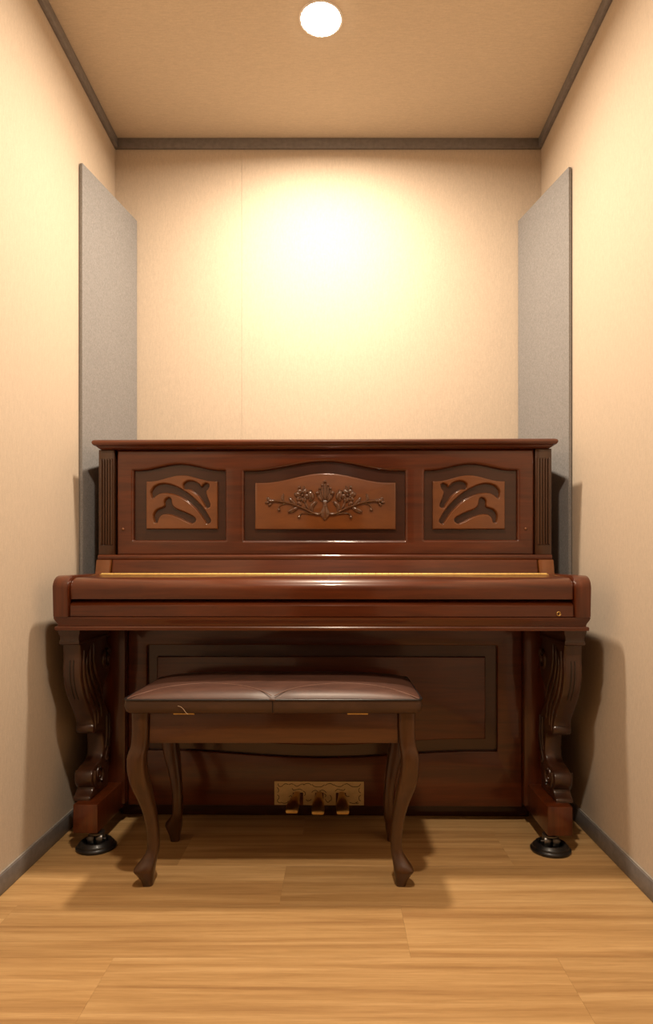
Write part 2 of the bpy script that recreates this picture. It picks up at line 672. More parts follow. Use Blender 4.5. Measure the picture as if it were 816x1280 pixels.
HC = 0.716                           # half width of the case
for s in (-1, 1):
    xa, xb = sorted((s * HC, s * (HC - 0.05)))
    prof = [(DF + 0.008, 0.05), (DF + 0.008, 1.188), (2.335, 1.188), (2.335, 0.05)]
    prism('side_panel', prof, xa, xb, 'wood_z', piano, 0.002)
box('back_board', -HC + 0.05, HC - 0.05, 2.30, 2.33, 0.05, 1.188, 'wood_x', piano)
box('bottom_board', -HC + 0.05, HC - 0.05, 2.12, 2.30, 0.0, 0.055, 'wood_dark', piano)

# lid with a moulded edge
moulding('lid', -0.708, 0.708, 2.04, 2.300,
         [(1.186, 0.000), (1.190, 0.006), (1.1935, 0.008), (1.195, 0.010), (1.196, 0.016), (1.200, 0.0195), (1.205, 0.0205), (1.210, 0.0185), (1.2135, 0.013), (1.2145, 0.007)],
         'wood_x', piano, 25)

# fluted pilasters
def pilaster(s):
    zb, zt = 0.852, 1.186
    x0, x1 = (-HC, -HC + 0.0505) if s < 0 else (HC - 0.0505, HC)
    p = box('pilaster', x0, x1, DF - 0.004, DF + 0.03, zb, zt, 'wood_pil', piano, 0.0015)
    fz0, fz1 = ppx(0, 681.5)[1], ppx(0, 573)[1]
    n, m = 5, 0.0045
    w = (x1 - x0 - 2 * m) / n
    for i in range(n):
        bm = bmesh.new()
        xc = x0 + m + w * (i + 0.5)
        rr = w * 0.44
        rings = []
        zs = [fz0 + rr * (1 - math.cos(k * PI / 8)) for k in range(5)] + [fz1 - rr * (1 - math.cos(k * PI / 8)) for k in range(4, -1, -1)]
        ws = [max(0.06, math.sin(k * PI / 8)) for k in range(5)] + [max(0.06, math.sin(k * PI / 8)) for k in range(4, -1, -1)]
        for z, q in zip(zs, ws):
            rings.append([(xc + rr * q * math.cos(a * PI / 8), DF - 0.0035 - 0.0062 * q * math.sin(a * PI / 8), z) for a in range(9)])
        add_rings(bm, rings)
        from_bm('reed', bm, 'wood_pil', p, 50)
    return p


pilaster(-1); pilaster(1)

# upper front panel with three recessed fields
UP0, UP1 = ppx(144.5, 0)[0], ppx(667, 0)[0]
zb, zt = 0.850, 1.186


def field(xl, xr, yc, ycrest, yb, r=0.006):
    a, z0 = ppx(xl, yb); b, z1 = ppx(xr, yc)
    return arch(a, b, z0, z1, ppx(0, ycrest)[1] - z1, r=r)


C_RECESS = field(303, 508.5, 586.7, 574.5, 677)
L_RECESS = field(164, 283, 586, 578, 676.5)
R_RECESS = field(529, 648, 586.5, 578.5, 676.5)
up = plate('upper_panel', [(UP0, zb), (UP1, zb), (UP1, zt), (UP0, zt)], [shrink(h, 0.0045) for h in (C_RECESS, L_RECESS, R_RECESS)], DF + 0.002, 0.022, 0.0085, 'wood_x', piano, bres=4)
box('recess_board', UP0, UP1, DF + 0.016, DF + 0.03, zb, zt, 'wood_dark', up, 0)
plate('raised_panel', field(318.5, 495, 603, 591, 661.5, 0), [], DF + 0.004, 0.018, 0.004, 'wood_light', up)

def poly_dist(P, poly):
    """distance of points to a closed outline, positive inside"""
    A = np.array(poly); B = np.roll(A, -1, 0)
    best = np.full(len(P), 1e9); inside = np.zeros(len(P), bool)
    for a, b in zip(A, B):
        e = b - a
        w = P - a
        t = np.clip((w @ e) / (e @ e + 1e-15), 0, 1)
        d = w - t[:, None] * e
        best = np.minimum(best, (d * d).sum(1))
        c = ((a[1] <= P[:, 1]) != (b[1] <= P[:, 1]))
        with np.errstate(divide='ignore', invalid='ignore'):
            xi = a[0] + (P[:, 1] - a[1]) / (e[1] if e[1] else 1e-12) * e[0]
        inside ^= c & (P[:, 0] < xi)
    d = np.sqrt(best)
    return np.where(inside, d, -d)


def carved_panel(outline, holes, nx=200, nz=150):
    """raised board whose cut-out strokes have rounded shoulders down to the dark board behind"""
    xs = [p[0] for p in outline]; zb_ = min(p[1] for p in outline)
    x0, x1 = min(xs), max(xs)
    top = sorted([p for p in outline if p[1] > zb_ + 0.02])
    tx, tz = [p[0] for p in top], [p[1] for p in top]
    U = np.linspace(x0, x1, nx + 1)
    T = np.interp(U, tx, tz)
    V = np.linspace(0, 1, nz + 1)
    X = np.repeat(U[None, :], nz + 1, 0)
    Z = zb_ + V[:, None] * (T - zb_)[None, :]
    P = np.stack([X.ravel(), Z.ravel()], 1)
    sh = np.max([poly_dist(P, h) for h in holes], 0) + 0.0028
    so = poly_dist(P, outline)
    W, D, WO = 0.0055, 0.0146, 0.0035
    t = np.clip(sh / W, 0, 1)
    drop = D * (1 - np.sqrt(1 - t * t))
    q = np.clip(1 - np.abs(so) / WO, 0, 1)
    drop = drop + 0.004 * (1 - np.sqrt(1 - q * q))
    yv = DF + 0.003 + drop
    n1 = nx + 1
    verts = [Vector((P[i, 0], yv[i], P[i, 1])) - OFF for i in range(len(P))]
    faces = []
    deep = sh > W
    for j in range(nz):
        for i in range(nx):
            f = (j * n1 + i, j * n1 + i + 1, (j + 1) * n1 + i + 1, (j + 1) * n1 + i)
            if all(deep[k] for k in f):
                continue
            faces.append(f)
    rim = [i for i in range(n1)] + [j * n1 + nx for j in range(1, nz + 1)] + [nz * n1 + i for i in range(nx - 1, -1, -1)] + [j * n1 for j in range(nz - 1, 0, -1)]
    base = len(verts)
    for k in rim:
        verts.append(Vector((P[k, 0], DF + 0.0175, P[k, 1])) - OFF)
    m = len(rim)
    for k in range(m):
        faces.append((rim[k], base + k, base + (k + 1) % m, rim[(k + 1) % m]))
    me = bpy.data.meshes.new('raised_panel')
    me.from_pydata(verts, [], faces)
    me.update()
    return finish('raised_panel', me, 'wood_light', up, 70)


ZX, ZY, ZS = 155.0, 570.0, 5.83
swirl = [
    [(195, 300), (186, 262), (212, 215), (270, 194), (340, 202), (420, 238), (500, 296), (570, 368), (622, 448), (628, 480), (604, 494), (582, 470), (540, 408), (480, 345), (420, 303), (360, 278), (300, 268), (252, 273), (222, 292), (206, 306)],
    [(213, 480), (204, 430), (230, 386), (282, 364), (284, 330), (300, 303), (326, 298), (341, 316), (347, 350), (372, 378), (440, 405), (506, 440), (520, 468), (492, 492), (450, 476), (390, 446), (330, 426), (275, 426), (248, 450), (236, 484)],
    [(428, 236), (424, 200), (456, 176), (500, 176), (540, 195), (560, 217), (574, 200), (600, 192), (619, 206), (612, 236), (596, 258), (606, 300), (626, 350), (620, 372), (595, 376), (575, 345), (545, 298), (510, 264), (472, 243), (446, 243)],
]
for mirror in (False, True):
    def q(x, y):
        X, Y = ZX + x / ZS, ZY + y / ZS
        if mirror:
            X = 811.9 - X
            Y += 0.6
        return ppx(X, Y)
    holes = [[tuple(p)[:2] for p in catmull([(*q(x, y), 0) for x, y in sw], 3, True)] for sw in swirl]
    if mirror:
        o_ = field(541, 631, 601.5, 594, 661.5, 0)
    else:
        o_ = field(181.4, 271.3, 601, 593.3, 661, 0)
    carved_panel(o_, holes)

for xx in (152.7, 656.3):
    c = ppx(xx, 661.3)
    bm = bmesh.new(); add_ball(bm, (c[0], DF + 0.001, c[1]), 0.0048, 1, 0.8, 1)
    tag(from_bm('panel_button', bm, 'wood_light', up, 60), 'small round reddish button')

# carved flower ornament, written in photo pixels around the panel centre line
YO = DF + 0.003
KP = S                                # metres per pixel


def op(x, y, s=1):
    X = 406.4 + s * (x - 406.4)
    a, z = ppx(X, y)
    return Vector((a, YO, z))


def stalk(name, pts, r0, r1, s, seg=8):
    P = catmull([op(x, y, s) for x, y in pts], 5)
    n = len(P)
    return tube(name, P, [KP * (r0 + (r1 - r0) * i / (n - 1)) for i in range(n)], 'carve', up, seg, 1.5)


def leaf(pts, w, s):
    P = catmull([op(x, y, s) for x, y in pts], 5)
    n = len(P)
    rad = [KP * max(0.15, w * math.sin(PI * min(1, (i + 0.3) / n)) ** 0.7) for i in range(n)]
    bm = bmesh.new()
    add_tube(bm, P, rad, 8, 0.9)
    add_tube(bm, [p + Vector((0, -KP * w * 0.7, 0)) for p in P], KP * 0.35, 6)
    return from_bm('carved_leaf', bm, 'carve', up, 60)


def bead(x, y, r, s, name='carved_bead'):
    bm = bmesh.new(); add_ball(bm, op(x, y, s) + Vector((0, -KP * r * 0.5, 0)), KP * r)
    return from_bm(name, bm, 'carve', up, 60)


for s in (1, -1):
    stalk('carved_stem', [(404, 641), (397, 642.6), (390, 640.5), (381, 636), (371, 632), (360, 628.5), (349, 626.6), (341, 626)], 1.9, 1.6, s)
    # trumpet bud at the stem's end
    bm = bmesh.new()
    for (x, y, rr, a) in ((341, 626, 2.4, 0.1), (338, 626, 2.9, 0.3), (335.6, 623.6, 1.9, 0.7), (334.2, 628, 2.0, -0.2), (337.5, 630.5, 2.0, -0.8)):
        add_ball(bm, op(x, y, s), KP * rr * 1.15, 1.35, 1.1, 0.8, s * a)
    from_bm('carved_bud', bm, 'carve', up, 60)
    stalk('carved_tendril', [(358, 628.5), (352, 630.5), (349.3, 633), (348.7, 636)], 1.2, 0.8, s)
    bead(348.6, 637.4, 2.0, s)
    stalk('carved_tendril', [(397, 642), (389, 642), (381, 641), (376.5, 642), (374.3, 644.5)], 1.3, 0.9, s)
    bead(374, 646.4, 2.0, s)
    leaf([(355, 627.5), (353, 623), (354.6, 617)], 1.9, s)
    leaf([(370, 631.5), (365.5, 627), (361.5, 621.5)], 2.3, s)
    leaf([(373, 633.5), (367, 637), (360, 640.5)], 3.1, s)
    leaf([(390.5, 641), (389.8, 634), (392.5, 629.5), (396.5, 627)], 2.9, s)
    leaf([(386, 637), (383, 632), (381, 626)], 1.5, s)
    leaf([(386, 626), (389.5, 622), (388, 616), (389.5, 612.5)], 4.2, s)
    # five-petalled flower with its seeds
    fc = (378.2, 619.6)
    for k, (ax, ay, rr) in enumerate(((-6.2, -1.6, 3.0), (-3.2, -5.2, 2.6), (2.6, -4.8, 2.8), (5.2, 0.6, 2.7), (1.8, 4.8, 2.8), (-4.0, 3.6, 2.8))):
        bm = bmesh.new()
        an = math.atan2(-ay, ax * s)
        add_ball(bm, op(fc[0] + ax, fc[1] + ay, s), KP * rr * 1.3, 1.15, 0.6, 0.95, -an)
        from_bm('carved_petal', bm, 'carve', up, 60)
    for (x, y, rr) in ((378.2, 619, 1.7), (375, 621.4, 1.3), (380.6, 622, 1.2), (379, 615, 1.3)):
        b_ = bead(x, y, rr, s)
        b_.location.y -= 0.004
    bead(374.2, 609.2, 1.9, s)
    leaf([(378.5, 614), (379.5, 610.5), (380.6, 607.5)], 1.5, s)
    leaf([(377, 632), (374, 629), (372.5, 626.5)], 2.8, s)
    # side lobes of the palmette
    for (x, y, rr) in ((402.6, 606.4, 1.5), (399.6, 610.6, 1.6), (397.2, 616.2, 2.7)):
        bead(x, y, rr, s)
    for pts, w in (([(405.4, 625), (403, 616), (402.8, 607.5)], 1.9), ([(404.6, 626), (400.5, 619), (399.8, 611.5)], 1.9), ([(404, 627), (399.6, 622.5), (397.6, 617)], 2.2)):
        leaf(pts, w, s)
leaf([(406.4, 627), (406.4, 616), (406.4, 604)], 2.4, 1)
bead(406.4, 602, 1.9, 1)
for yy in (628.6, 632.2):
    bm = bmesh.new(); add_ball(bm, op(406.4, yy), KP * 3.2, 1, 0.9, 0.45)
    from_bm('carved_ring', bm, 'carve', up, 60)
bm = bmesh.new()
add_rings(bm, [[op(406.4 + dx * k, 641.5 + dy * k) + Vector((0, -h, 0)) for dx, dy in ((-2.2, -16), (2.2, -16), (2.6, -8), (6.6, 0.5), (4, 5), (0, 9.5), (-4, 5), (-6.6, 0.5), (-2.6, -8))] for k, h in ((1, -0.002), (1, 0.003), (0.8, 0.0055), (0.3, 0.0075))])
from_bm('carved_base', bm, 'carve', up, 30)
bead(406.4, 648.6, 1.6, 1)

# rail under the upper panel, the sloping board behind the fallboard
zr0, zr1 = ppx(0, 700.3)[1], ppx(0, 693.5)[1]
prof = [(DF + 0.02, zr0), (DF - 0.008, zr0)] + [(DF - 0.008 - 0.004 * math.sin(k * PI / 6), zr0 + (zr1 - zr0) * (1 - math.cos(k * PI / 6)) / 2) for k in range(1, 6)] + [(DF - 0.008, zr1), (DF + 0.02, zr1)]
prism('panel_rail', prof, -HC, HC, 'wood_x', piano, 0.001)
prism('sloping_board', [(2.025, 0.787), (2.037, zr0 + 0.001), (2.08, zr0 + 0.001), (2.08, 0.787)], -0.668, 0.668, 'wood_x', piano, 0.001)
for s in (-1, 1):
    xa, xb = sorted((s * 0.671, s * 0.7165))
    prism('end_block', [(2.016, 0.785), (2.028, zr0 + 0.001), (2.08, zr0 + 0.001), (2.08, 0.785)], xa, xb, 'wood_light', piano, 0.0015)

# fallboard (closed keyboard lid), hinge, lock
HF = 0.6835
def rounded(front, ztop, zbot, rad, back, zback, n=8, lean=0.0):
    pts = [(front + lean, zbot)]
    for k in range(n + 1):
        a = PI - PI / 2 * k / n
        pts.append((front + rad + rad * math.cos(a), ztop - rad * 0.82 + rad * 0.82 * math.sin(a)))
    pts += [(back, zback), (back, zbot)]
    return pts


fb = prism('fallboard', rounded(1.757, 0.7815, 0.7225, 0.040, 1.972, 0.7895, lean=0.003), -HF, HF, 'wood_x', piano, 0.002)
bm = bmesh.new()
nk = 68
for i in range(nk):
    a = -0.681 + 1.362 * i / nk
    add_lathe(bm, [(0.0036, 0.0), (0.0036, 1.362 / nk - 0.0012)], (a, 1.978, 0.7905), 8, 'X')
add_box(bm, -0.681, 0.681, 1.962, 1.990, 0.7885, 0.7908, 0)
o = from_bm('hinge', bm, 'brass_hinge', fb, 30)
o['label'] = 'long brass piano hinge'
# key slip with a sloping ledge
ks = prism('key_slip', [(1.765, 0.672), (1.757, 0.676), (1.757, 0.7045), (1.759, 0.7065), (1.775, 0.7195), (1.80, 0.7195), (1.80, 0.672)], -HF, HF, 'wood_x', piano, 0.001)
cx, cz = ppx(699, 767, 1.757)
ring = [Vector((cx + 0.0052 * math.cos(a), 1.7563, cz + 0.0052 * math.sin(a))) for a in [math.radians(40 + 320 * k / 24) for k in range(25)]]
bm = bmesh.new()
add_tube(bm, ring, 0.0014, 8)
add_tube(bm, [ring[-1], Vector((cx + 0.0052, 1.7563, cz)), Vector((cx + 0.001, 1.7563, cz))], 0.0013, 8)
tag(from_bm('lock_mark', bm, 'brass', ks, 60), 'small brass letter G mark')

# arms (cheeks)
for s in (-1, 1):
    xa, xb = sorted((s * 0.6855, s * 0.7295))
    prism('cheek', rounded(1.749, 0.7875, 0.674, 0.042, 2.06, 0.7935, lean=0.004), xa, xb, 'wood_z', piano, 0.004)
# key bed with a stepped moulding
moulding('key_bed', -0.716, 0.716, 1.772, 2.10,
         [(0.636, 0.000), (0.637, 0.0105), (0.6445, 0.0115), (0.6475, 0.0095), (0.6485, 0.005), (0.655, 0.006), (0.664, 0.011), (0.670, 0.0135), (0.6735, 0.0135), (0.6740, 0.008)],
         'wood_x', piano, 25)
box('key_frame', -0.684, 0.684, 1.80, 2.06, 0.674, 0.72, 'wood_dark', piano)

# lower panel
DL = 2.062
LP = 0.628
for s in (-1, 1):
    xa, xb = sorted((s * LP, s * (HC - 0.001)))
    box('lower_stile', xa, xb, 2.035, 2.10, 0.065, 0.636, 'wood_z', piano, 0.002)
z0, z1 = 0.052, 0.636


def lfield(xl, xr, yt, yc, ydip, r=0.006):
    a, zt_ = ppx(xl, yt, DL); b, zc_ = ppx(xr, yc, DL)
    dip = ppx(0, ydip, DL)[1] - zc_
    pts = arch(a, b, -zt_, -zc_, -dip, r=r)
    return [(x, -z) for x, z in pts][::-1]


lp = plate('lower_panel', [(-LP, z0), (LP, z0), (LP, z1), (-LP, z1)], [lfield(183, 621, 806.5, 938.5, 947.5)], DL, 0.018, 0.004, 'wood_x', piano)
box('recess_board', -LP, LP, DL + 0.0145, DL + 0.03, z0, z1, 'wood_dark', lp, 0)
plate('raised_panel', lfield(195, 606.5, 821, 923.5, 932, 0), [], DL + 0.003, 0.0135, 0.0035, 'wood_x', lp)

# pedal plate and pedals
PA = ppx(343, 977, DL - 0.004); PB = ppx(455, 1006.5, DL - 0.004)
holes_x = [(366, 379, 991), (394, 404.5, 991), (420, 432.5, 991)]
outl = [(PA[0], PB[1])]
for a, b, y in holes_x:
    h0 = ppx(a, y, DL - 0.004); h1 = ppx(b, y, DL - 0.004)
    outl += [(h0[0], PB[1]), (h0[0], h0[1]), (h1[0], h1[1]), (h1[0], PB[1])]
outl += [(PB[0], PB[1]), (PB[0], PA[1]), (PA[0], PA[1])]
pp = plate('pedal_plate', outl, [], DL - 0.004, 0.004, 0.0006, 'brass_plate', piano, bres=1)
pp['label'] = 'brass pedal plate with engraved scrolls'
ex, ey, es = 335.0, 970.0, 6.277      # engraved scrolls, traced on the enlarged plate
scrolls = [
    [(80, 60), (84, 80), (105, 84), (125, 68), (140, 62), (160, 68)], [(165, 70), (185, 62), (200, 68)], [(205, 68), (225, 82), (250, 72), (265, 64), (285, 66)],
    [(280, 72), (300, 60), (325, 60), (340, 72)], [(345, 66), (365, 82), (395, 86), (420, 84), (445, 68)], [(450, 74), (470, 62), (495, 60), (515, 72)], [(515, 66), (540, 80), (570, 82), (595, 68)],
    [(600, 66), (620, 60), (640, 70), (660, 82), (690, 84), (715, 78), (728, 60)], [(70, 92), (80, 100), (84, 120), (76, 130)], [(72, 150), (86, 160), (84, 180), (74, 190), (80, 208), (100, 214)],
    [(100, 206), (125, 216), (150, 210), (160, 196)], [(165, 165), (180, 155), (184, 172), (172, 178)], [(190, 98), (200, 112), (225, 108), (250, 104), (270, 112)], [(275, 118), (290, 128), (294, 145), (285, 155)],
    [(300, 185), (310, 196), (330, 192), (340, 182)], [(345, 130), (355, 118), (375, 112), (390, 122)], [(405, 120), (425, 110), (445, 118), (458, 132)], [(450, 180), (460, 200), (476, 206), (486, 190)],
    [(485, 150), (495, 160), (498, 180), (490, 196)], [(528, 118), (545, 104), (570, 108), (595, 112), (605, 100)], [(610, 150), (625, 160), (640, 156)], [(722, 92), (712, 104), (716, 124), (728, 130)],
    [(728, 150), (714, 162), (716, 186), (728, 194)], [(640, 206), (665, 214), (690, 212), (705, 200)], [(712, 210), (700, 216), (690, 204)], [(440, 140), (455, 150), (450, 165)],
]
bm = bmesh.new()
for sc in scrolls:
    P = []
    for x, y in sc:
        a, z = ppx(ex + x / es, ey + y / es, DL - 0.004)
        P.append(Vector((a, DL - 0.0042, z)))
    P = catmull(P, 4)
    add_tube(bm, P, 0.0010, 5, 0.5)
from_bm('engraved_scrolls', bm, 'engrave', pp, 60)

for xb_, xt_, yt_ in ((372.3, 365.3, 1015), (399.2, 398, 1016.5), (426.5, 429.3, 1016)):
    dT = 1.955
    bx = (xb_ - VX) * DL / FPX - PCX
    tx = (xt_ - VX) * dT / FPX - PCX
    tz = EYE - (yt_ - VY) * dT / FPX
    rings = []
    stn = [(0.0, 0.010, 0.088, 0.010), (0.25, 0.0105, 0.090, 0.011), (0.5, 0.013, 0.088, 0.012), (0.72, 0.018, 0.086, 0.010), (0.88, 0.0195, tz + 0.009, 0.008), (0.97, 0.019, tz + 0.002, 0.0055), (1.0, 0.0175, tz - 0.001, 0.0042)]
    for t_, hw, zc, hh in stn:
        y_ = 2.09 + (dT - 2.09) * t_
        xc = bx + (tx - bx) * t_
        rings.append([(xc + hw * c_, y_, zc + hh * s_) for c_, s_ in ((-1, -0.5), (-0.8, -0.9), (0.8, -0.9), (1, -0.5), (1, 0.3), (0.6, 0.85), (-0.6, 0.85), (-1, 0.3))])
    bm = bmesh.new(); add_rings(bm, rings)
    tag(from_bm('pedal', bm, 'brass', piano, 50), 'brass pedal')

# scroll legs
def dz(d, y):
    return (d, EYE - (y - VY) * d / FPX)


front = [dz(1.800, 812), dz(1.803, 822), dz(1.800, 836), dz(1.803, 850), dz(1.818, 866), dz(1.848, 882), dz(1.876, 895), dz(1.890, 903), dz(1.893, 909), dz(1.905, 914.5), (1.935, 0.322), (1.958, 0.312), (1.968, 0.296),
         (1.972, 0.265), (1.966, 0.240), (1.946, 0.226), (1.912, 0.222), (1.888, 0.211), (1.879, 0.195), (1.884, 0.176), (1.896, 0.163), (1.884, 0.150), (1.870, 0.142), (1.868, 0.1335)]
back = [(2.01, 0.1335), (2.012, 0.17), (2.020, 0.200), (2.018, 0.235), (2.030, 0.265), (2.034, 0.300), (2.030, 0.335), (2.005, 0.372), (1.975, 0.405), (1.968, 0.43), (1.985, 0.455), (2.012, 0.478), (2.030, 0.512), (2.030, 0.545), (2.008, 0.572), (2.002, 0.592), (2.012, 0.605)]
prof = catmull([Vector((a, b, 0)) for a, b in front], 3) + catmull([Vector((a, b, 0)) for a, b in back], 3)
prof = [(p.x, p.y) for p in prof] + [(2.012, 0.612), (1.792, 0.612), (1.796, 0.600)]
for s in (-1, 1):
    xo, xi = s * 0.723, s * 0.672
    xa, xb = sorted((xo, xi))
    lg = plate('leg', prof, [], (xa + xb) / 2, xb - xa, 0.005, 'wood_leg', piano, axis='YZ', bres=2)
    lg['label'] = 'carved scroll leg'
    # capital: block and lip
    bm = bmesh.new()
    add_rings(bm, [[(xa - o, 1.786 - o, z), (xb + o, 1.786 - o, z), (xb + o, 2.015, z), (xa - o, 2.015, z)] for z, o in ((0.594, -0.002), (0.597, 0.002), (0.603, 0.0025), (0.606, 0.001), (0.609, 0.0), (0.620, 0.001), (0.626, 0.004), (0.636, 0.005))])
    from_bm('leg_capital', bm, 'wood_leg', lg, 25)
    # front channel
    bm = bmesh.new()
    xm = (xa + xb) / 2
    slot = catmull([Vector((xm, d - 0.0015, z)) for d, z in (dz(1.803, 826), dz(1.800, 838), dz(1.803, 850), dz(1.818, 866), dz(1.835, 875))], 4)
    add_tube(bm, [p + Vector((-0.005, 0, 0)) for p in slot], 0.0014, 6)
    add_tube(bm, [p + Vector((0.005, 0, 0)) for p in slot], 0.0014, 6)
    from_bm('front_channel', bm, 'engrave', lg, 60)
    # raised carving on both cheeks of the leg: long acanthus veins, scroll eyes, beads
    for xs, sg in ((xi, -s), (xo, s)):
        bm = bmesh.new()
        curves = [
            [(1.822, 0.575), (1.818, 0.535), (1.828, 0.485), (1.856, 0.435), (1.890, 0.395), (1.905, 0.36), (1.902, 0.335)],
            [(1.862, 0.580), (1.838, 0.54), (1.848, 0.495), (1.872, 0.450), (1.902, 0.415), (1.922, 0.38), (1.925, 0.345)],
            [(1.868, 0.585), (1.862, 0.548), (1.870, 0.508), (1.892, 0.468), (1.920, 0.435), (1.945, 0.398), (1.955, 0.36)],
            [(1.892, 0.588), (1.890, 0.555), (1.898, 0.520), (1.916, 0.488), (1.940, 0.458), (1.958, 0.425)],
            [(2.020, 0.355), (2.015, 0.32), (2.012, 0.285), (2.000, 0.250), (1.985, 0.222)],
            [(1.993, 0.355), (1.995, 0.32), (1.993, 0.285), (1.984, 0.255)],
        ]
        for c in curves:
            P = catmull([Vector((xs, y, z)) for y, z in c], 5)
            n = len(P)
            rings_ = [0.0075 * (0.35 + 0.65 * math.sin(PI * (i + 1) / (n + 1))) for i in range(n)]
            add_tube(bm, P, rings_, 8)
        # spiral of the top and bottom scrolls
        for (cy, czz, r0, turns, st) in ((1.990, 0.528, 0.034, 1.6, 0.4), (1.935, 0.190, 0.040, 1.6, 2.6)):
            P = []
            for k in range(31):
                t_ = k / 30
                a = st + turns * 2 * PI * t_
                rr = r0 * (1 - 0.85 * t_)
                P.append(Vector((xs, cy + rr * math.cos(a), czz + rr * math.sin(a))))
            add_tube(bm, P, [0.0075 * (1 - 0.5 * k / 30) for k in range(31)], 8)
        for k in range(5):
            add_ball(bm, (xs, 2.018 - 0.006 * k, 0.300 - 0.020 * k), 0.0085, 0.8, 1, 1.1)
        from_bm('acanthus_carving', bm, 'wood_leg', lg, 60)
    # small rolled scroll end half-way down the front
    bm = bmesh.new()
    add_lathe(bm, [(0.004, xa - 0.001), (0.013, xa), (0.0155, xa + 0.004), (0.0155, xb - 0.004), (0.013, xb), (0.004, xb + 0.001)], (0, 1.902, 0.337), 20, 'X')
    from_bm('scroll_roll', bm, 'wood_leg', lg, 50)
    # toe block with rails back to the case
    ta, tb = sorted((s * 0.638, s * 0.709))
    bm = bmesh.new()
    tw = (min(xa, ta) + 0.006, max(xb, tb) - 0.006)
    add_box(bm, ta, tb, 1.835, 2.10, 0.051, 0.134, 0.003)
    from_bm('toe_block', bm, 'wood_z' , piano)
    # caster
    cxx = s * 0.655 + (0.003 if s < 0 else 0)
    bm = bmesh.new()
    add_lathe(bm, [(0.006, 0.0), (0.022, 0.0), (0.022, 0.005), (0.012, 0.007), (0.008, 0.012), (0.008, 0.016)], (cxx, 1.866, 0.0405), 20)
    ca = from_bm('caster', bm, 'steel', piano)
    for q_ in (-1, 1):
        bm = bmesh.new()
        add_lathe(bm, [(0.004, -0.009), (0.0145, -0.009), (0.0165, -0.006), (0.0165, 0.006), (0.0145, 0.009), (0.004, 0.009)], (cxx + q_ * 0.0125, 1.862, 0.0265), 24, 'X')
        from_bm('caster_wheel', bm, 'steel', ca)
    bm = bmesh.new()
    add_tube(bm, [Vector((cxx - 0.028, 1.862, 0.0265)), Vector((cxx + 0.028, 1.862, 0.0265))], 0.0035, 10)
    from_bm('caster_axle', bm, 'steel', ca)

# caster cups (the piano stands in them)
for s, lab in ((-1, 'black round caster cup under the bass-end toe of the piano'), (1, 'black round caster cup under the treble-end toe of the piano')):
    cxx = PCX + s * 0.655 + (0.003 if s < 0 else 0)
    lx, ly, th = cxx - PCX, 1.862 - PCY, piano.rotation_euler.z
    spot = Vector((PCX + lx * math.cos(th) - ly * math.sin(th), PCY + lx * math.sin(th) + ly * math.cos(th), 0))
    OFF = Vector((cxx, 1.862, 0))
    prof = [(0.002, 0.0), (0.054, 0.0), (0.0565, 0.004), (0.0565, 0.007), (0.052, 0.010), (0.050, 0.013), (0.050, 0.015), (0.046, 0.018), (0.044, 0.021), (0.043, 0.0225), (0.039, 0.0245), (0.036, 0.024), (0.034, 0.021), (0.034, 0.0095), (0.002, 0.0095)]
    o = lathe('caster_cup', prof, (cxx, 1.862, 0), 'black', None, 48, smooth=50)
    o.location = spot
    tag(o, lab, 'caster cup', 'caster cups under the piano')

# ------------------------------------------------------------------ the bench
BX, BY = -0.159, 1.785
OFF = Vector((BX, BY, 0))
bench = empty('piano_bench', (BX, BY, 0))
tag(bench, 'brown leather piano bench with curved wooden legs standing before the piano', 'bench')
HWX, HWY = 0.371, 0.182               # half size of the seat
ZB0, ZB1, ZTOP = 0.444, 0.4780, 0.5035


def rrect(hx, hy, r, z, n=7):
    pts = []
    for cx_, cy_, a0 in ((hx - r, hy - r, 0), (-hx + r, hy - r, PI / 2), (-hx + r, -hy + r, PI), (hx - r, -hy + r, 1.5 * PI)):
        for k in range(n):
            a = a0 + PI / 2 * k / (n - 1)
            pts.append(Vector((BX + cx_ + r * math.cos(a), BY + cy_ + r * math.sin(a), z)))
    return pts


bm = bmesh.new()
add_rings(bm, [rrect(HWX - 0.008, HWY - 0.008, 0.02, ZB0), rrect(HWX - 0.002, HWY - 0.002, 0.02, ZB0 + 0.003), rrect(HWX + 0.002, HWY + 0.002, 0.021, (ZB0 + ZB1) / 2), rrect(HWX, HWY, 0.02, ZB1)])
seat = from_bm('seat', bm, 'leather_band', bench, 60)


def dome(x, y):
    """height of the cushion top"""
    u, v = min(1, abs(x) / HWX), min(1, abs(y) / HWY)
    return ZB1 + (ZTOP - ZB1) * ((1 - u ** 5.0) * (1 - v ** 7.0)) ** 0.6


bm = bmesh.new()
NX, NY = 64, 32
grid = []
for j in range(NY + 1):
    row = []
    for i in range(NX + 1):
        u, v = -1 + 2 * i / NX, -1 + 2 * j / NY
        u = math.sin(u * PI / 2); v = math.sin(v * PI / 2)
        # squircle corners
        k = 1 - 0.022 * (abs(u) ** 8) * (abs(v) ** 8)
        x, y = u * HWX * k, v * HWY * (1 - 0.045 * (abs(u) ** 8) * (abs(v) ** 8))
        z = dome(u * HWX, v * HWY)
        tuft = math.exp(-((x / 0.030) ** 2 + ((y + HWY) / 0.03) ** 2))
        z -= 0.006 * tuft
        row.append(bm.verts.new((BX + x, BY + y, z)))
    grid.append(row)
for j in range(NY):
    for i in range(NX):
        bm.faces.new((grid[j][i], grid[j][i + 1], grid[j + 1][i + 1], grid[j + 1][i]))
cush = from_bm('cushion_top', bm, 'leather', seat, 60)
tube('piping', [p + Vector((0, 0, 0.0005)) for p in rrect(HWX, HWY, 0.02, ZB1)], 0.0028, 'piping', seat, 8, closed=True)
